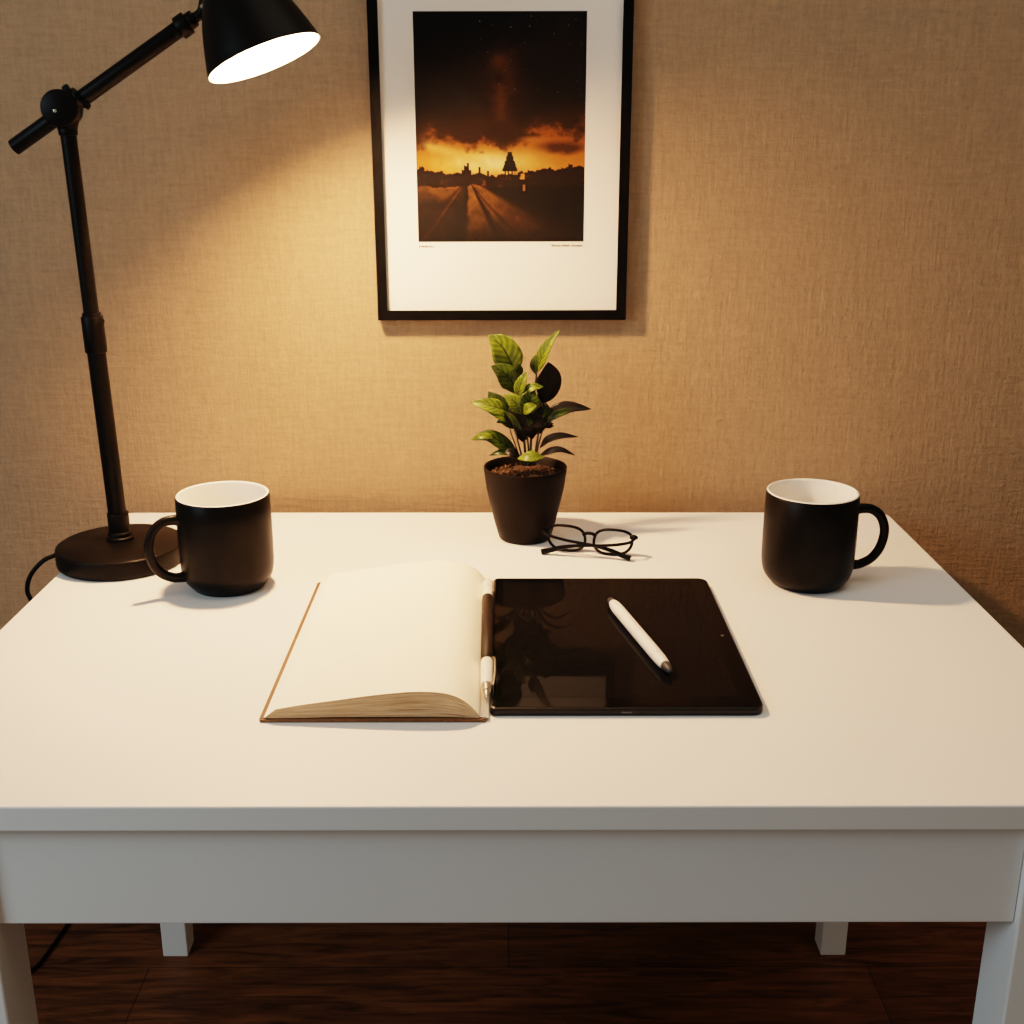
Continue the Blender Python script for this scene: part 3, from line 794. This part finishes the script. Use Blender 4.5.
# skyline silhouettes
sk = np.zeros(W_)
for x0, x1, h in [(0, .02, .05), (.02, .05, .065), (.05, .10, .05), (.1, .16, .042), (.16, .27, .034), (.27, .285, .05), (.285, .30, .07), (.30, .315, .085), (.315, .33, .05), (.33, .37, .03), (.37, .385, .055), (.385, .42, .028), (.42, .435, .05), (.435, .48, .024), (.48, .60, .032), (.60, .66, .042), (.66, .74, .05), (.74, .80, .058), (.80, .86, .05), (.86, .9, .06), (.9, .93, .072), (.93, 1.01, .062)]:
    c0, c1 = int(x0*W_), int(x1*W_)
    sk[c0:c1] = np.maximum(sk[c0:c1], h)
sk = sk + .012*(fbm(np.linspace(0, 40, W_), np.zeros(W_), 77)-.5)*2
sil = v > (hor + .004 - sk[None, :])
sil &= v <= hor+.010+.035*fbm(u*9, v*0, 91)+.012*(n3-.5)
swin = np.clip((n3-.62)*6, 0, 1)*((v > hor-.02))
scol = lerp(np.zeros_like(img)+np.array((24, 14, 8.)), (120, 70, 28), swin*.7*np.exp(-((u-.45)/.35)**2))
img = np.where(sil[..., None], scol, img)
# tree-like tower on legs
def put(mask, c): img[mask] = c
tu = (u-.555)
put((np.abs(tu) < .012) & (v > .598) & (v < .63), (14, 9, 7))
put((np.abs(tu) < .018+.25*(v-.607)) & (v > .610) & (v < .645), (14, 9, 7))
put((np.abs(tu) < .030+.40*(v-.640)) & (v > .640) & (v < .668), (12, 8, 6))
put((np.abs(tu) < .048-.3*(v-.668)) & (v >= .668) & (v < .682), (16, 10, 7))
for x in (-.026, -.008, .012, .03):
    put((np.abs(tu-x) < .004) & (v > .68) & (v < .735), (12, 8, 6))
put((np.abs(tu-.055) < .03) & (np.abs(v-.705) < .012) & (n3 > .45), (205, 140, 66))
put((np.abs(u-.64) < .008) & (np.abs(v-.757) < .014), (150, 100, 60))
img = img*(.92+.16*n3[..., None])
img = np.clip(img, 0, 255)/255
imgl = np.where(img <= .04045, img/12.92, ((img+.055)/1.055)**2.4)
imgl = np.array((.60, .63, .68))*imgl**1.08
ax0, ax1, az0, az1 = fx(-.1234), fx(.1037), fz(1.1300)-FZ0, fz(1.4232)-FZ0
yy = yf+.0063
verts = np.stack([ax0+(ax1-ax0)*u, np.full_like(u, yy), az1-(az1-az0)*v], -1).reshape(-1, 3)
idx = np.arange(W_*H_).reshape(H_, W_)
faces = np.stack([idx[:-1, :-1], idx[1:, :-1], idx[1:, 1:], idx[:-1, 1:]], -1).reshape(-1, 4)
me = bpy.data.meshes.new('print'); me.from_pydata(verts.tolist(), [], faces.tolist()); me.update()
ca = me.color_attributes.new('Paint', 'FLOAT_COLOR', 'POINT')
ca.data.foreach_set('color', np.concatenate([imgl.reshape(-1, 3), np.ones((W_*H_, 1))], 1).astype(np.float32).ravel())
M_print = mat('landscape_print', (.5, .5, .5), .8, spec=.15)
nt, b, N, L = nodes(M_print)
at = N('ShaderNodeAttribute'); at.attribute_name = 'Paint'; L(at.outputs['Color'], b.inputs['Base Color'])
me.materials.append(M_print)
pr = bpy.data.objects.new('print', me); C.objects.link(pr); pr.parent = mb
# faint unreadable captions under the print
def scribble(x0, widths, z, seed):
    r = random.Random(seed); bm = bmesh.new(); x = x0
    for w in widths:
        if w < 0: x += -w; continue
        n = max(1, int(w/.0011))
        for k in range(n):
            h = r.choice((.0016, .0018, .0026)) if k else .0032
            xx = x + k*.0011
            box(bm, (xx, yy-.0003, z), (xx+.0006, yy, z+h))
            if r.random() < .6: box(bm, (xx, yy-.0003, z+r.choice((0, .0007, .0013))), (xx+.0011, yy, z+r.choice((0, .0007, .0013))+.00042))
        x += w
    return obj('caption', bm, M_ink, mb, smooth=False)
scribble(ax0+.001, [.0025, -.001, .0095, -.0012, .0075], az0-.0075, 3)
scribble(ax1-.0445, [.0140, -.001, .0105, -.003, .0145], az0-.0065, 5)

# ------------------------------------------------------------------ light
def area(name, loc, target, sx, sy, power, col):
    l = bpy.data.lights.new(name, 'AREA'); l.shape = 'RECTANGLE'; l.size = sx; l.size_y = sy; l.energy = power; l.color = col
    o = bpy.data.objects.new(name, l); C.objects.link(o); o.location = loc
    o.rotation_euler = (Vector(target)-Vector(loc)).to_track_quat('-Z', 'Y').to_euler()
    return o
area('window_light', (-1.78, -.85, 1.62), (0, .35, .72), 0.8, 0.9, 16.5, (.68, .88, 1.0))
area('overhead_fill', (.5, .15, 2.62), (.3, .35, 0), 1.6, 1.2, 10, (1.0, .84, .68))  # added soft fill from above, not a fixture; lifts desk top and shadows
w = bpy.data.worlds.new('room_ambient'); bpy.context.scene.world = w; w.use_nodes = True
bg = w.node_tree.nodes['Background']; bg.inputs[0].default_value = (1.0, .80, .58, 1); bg.inputs[1].default_value = 0.17

# ------------------------------------------------------------------ camera
cam = bpy.data.cameras.new('camera'); co = bpy.data.objects.new('camera', cam); C.objects.link(co)
f, pi_, ya, ro, cx, cy, cz = 1173.4315, .3064, .0040, .0008, -.0013, -.8478, 1.2624
fwv = Vector((math.sin(ya)*math.cos(pi_), math.cos(ya)*math.cos(pi_), -math.sin(pi_)))
r = Vector((math.cos(ya), -math.sin(ya), 0)); u_ = r.cross(fwv)
r2 = r*math.cos(ro)+u_*math.sin(ro); u2 = -r*math.sin(ro)+u_*math.cos(ro)
mw = Matrix((( r2.x, u2.x, -fwv.x, cx), (r2.y, u2.y, -fwv.y, cy), (r2.z, u2.z, -fwv.z, cz), (0, 0, 0, 1)))
co.matrix_world = mw
cam.sensor_width = 36; cam.lens = f*36/1024; cam.clip_start = .02
sc = bpy.context.scene; sc.camera = co
sc.view_settings.view_transform = 'Filmic'
sc.view_settings.look = 'Medium High Contrast'
sc.view_settings.exposure = 0.07
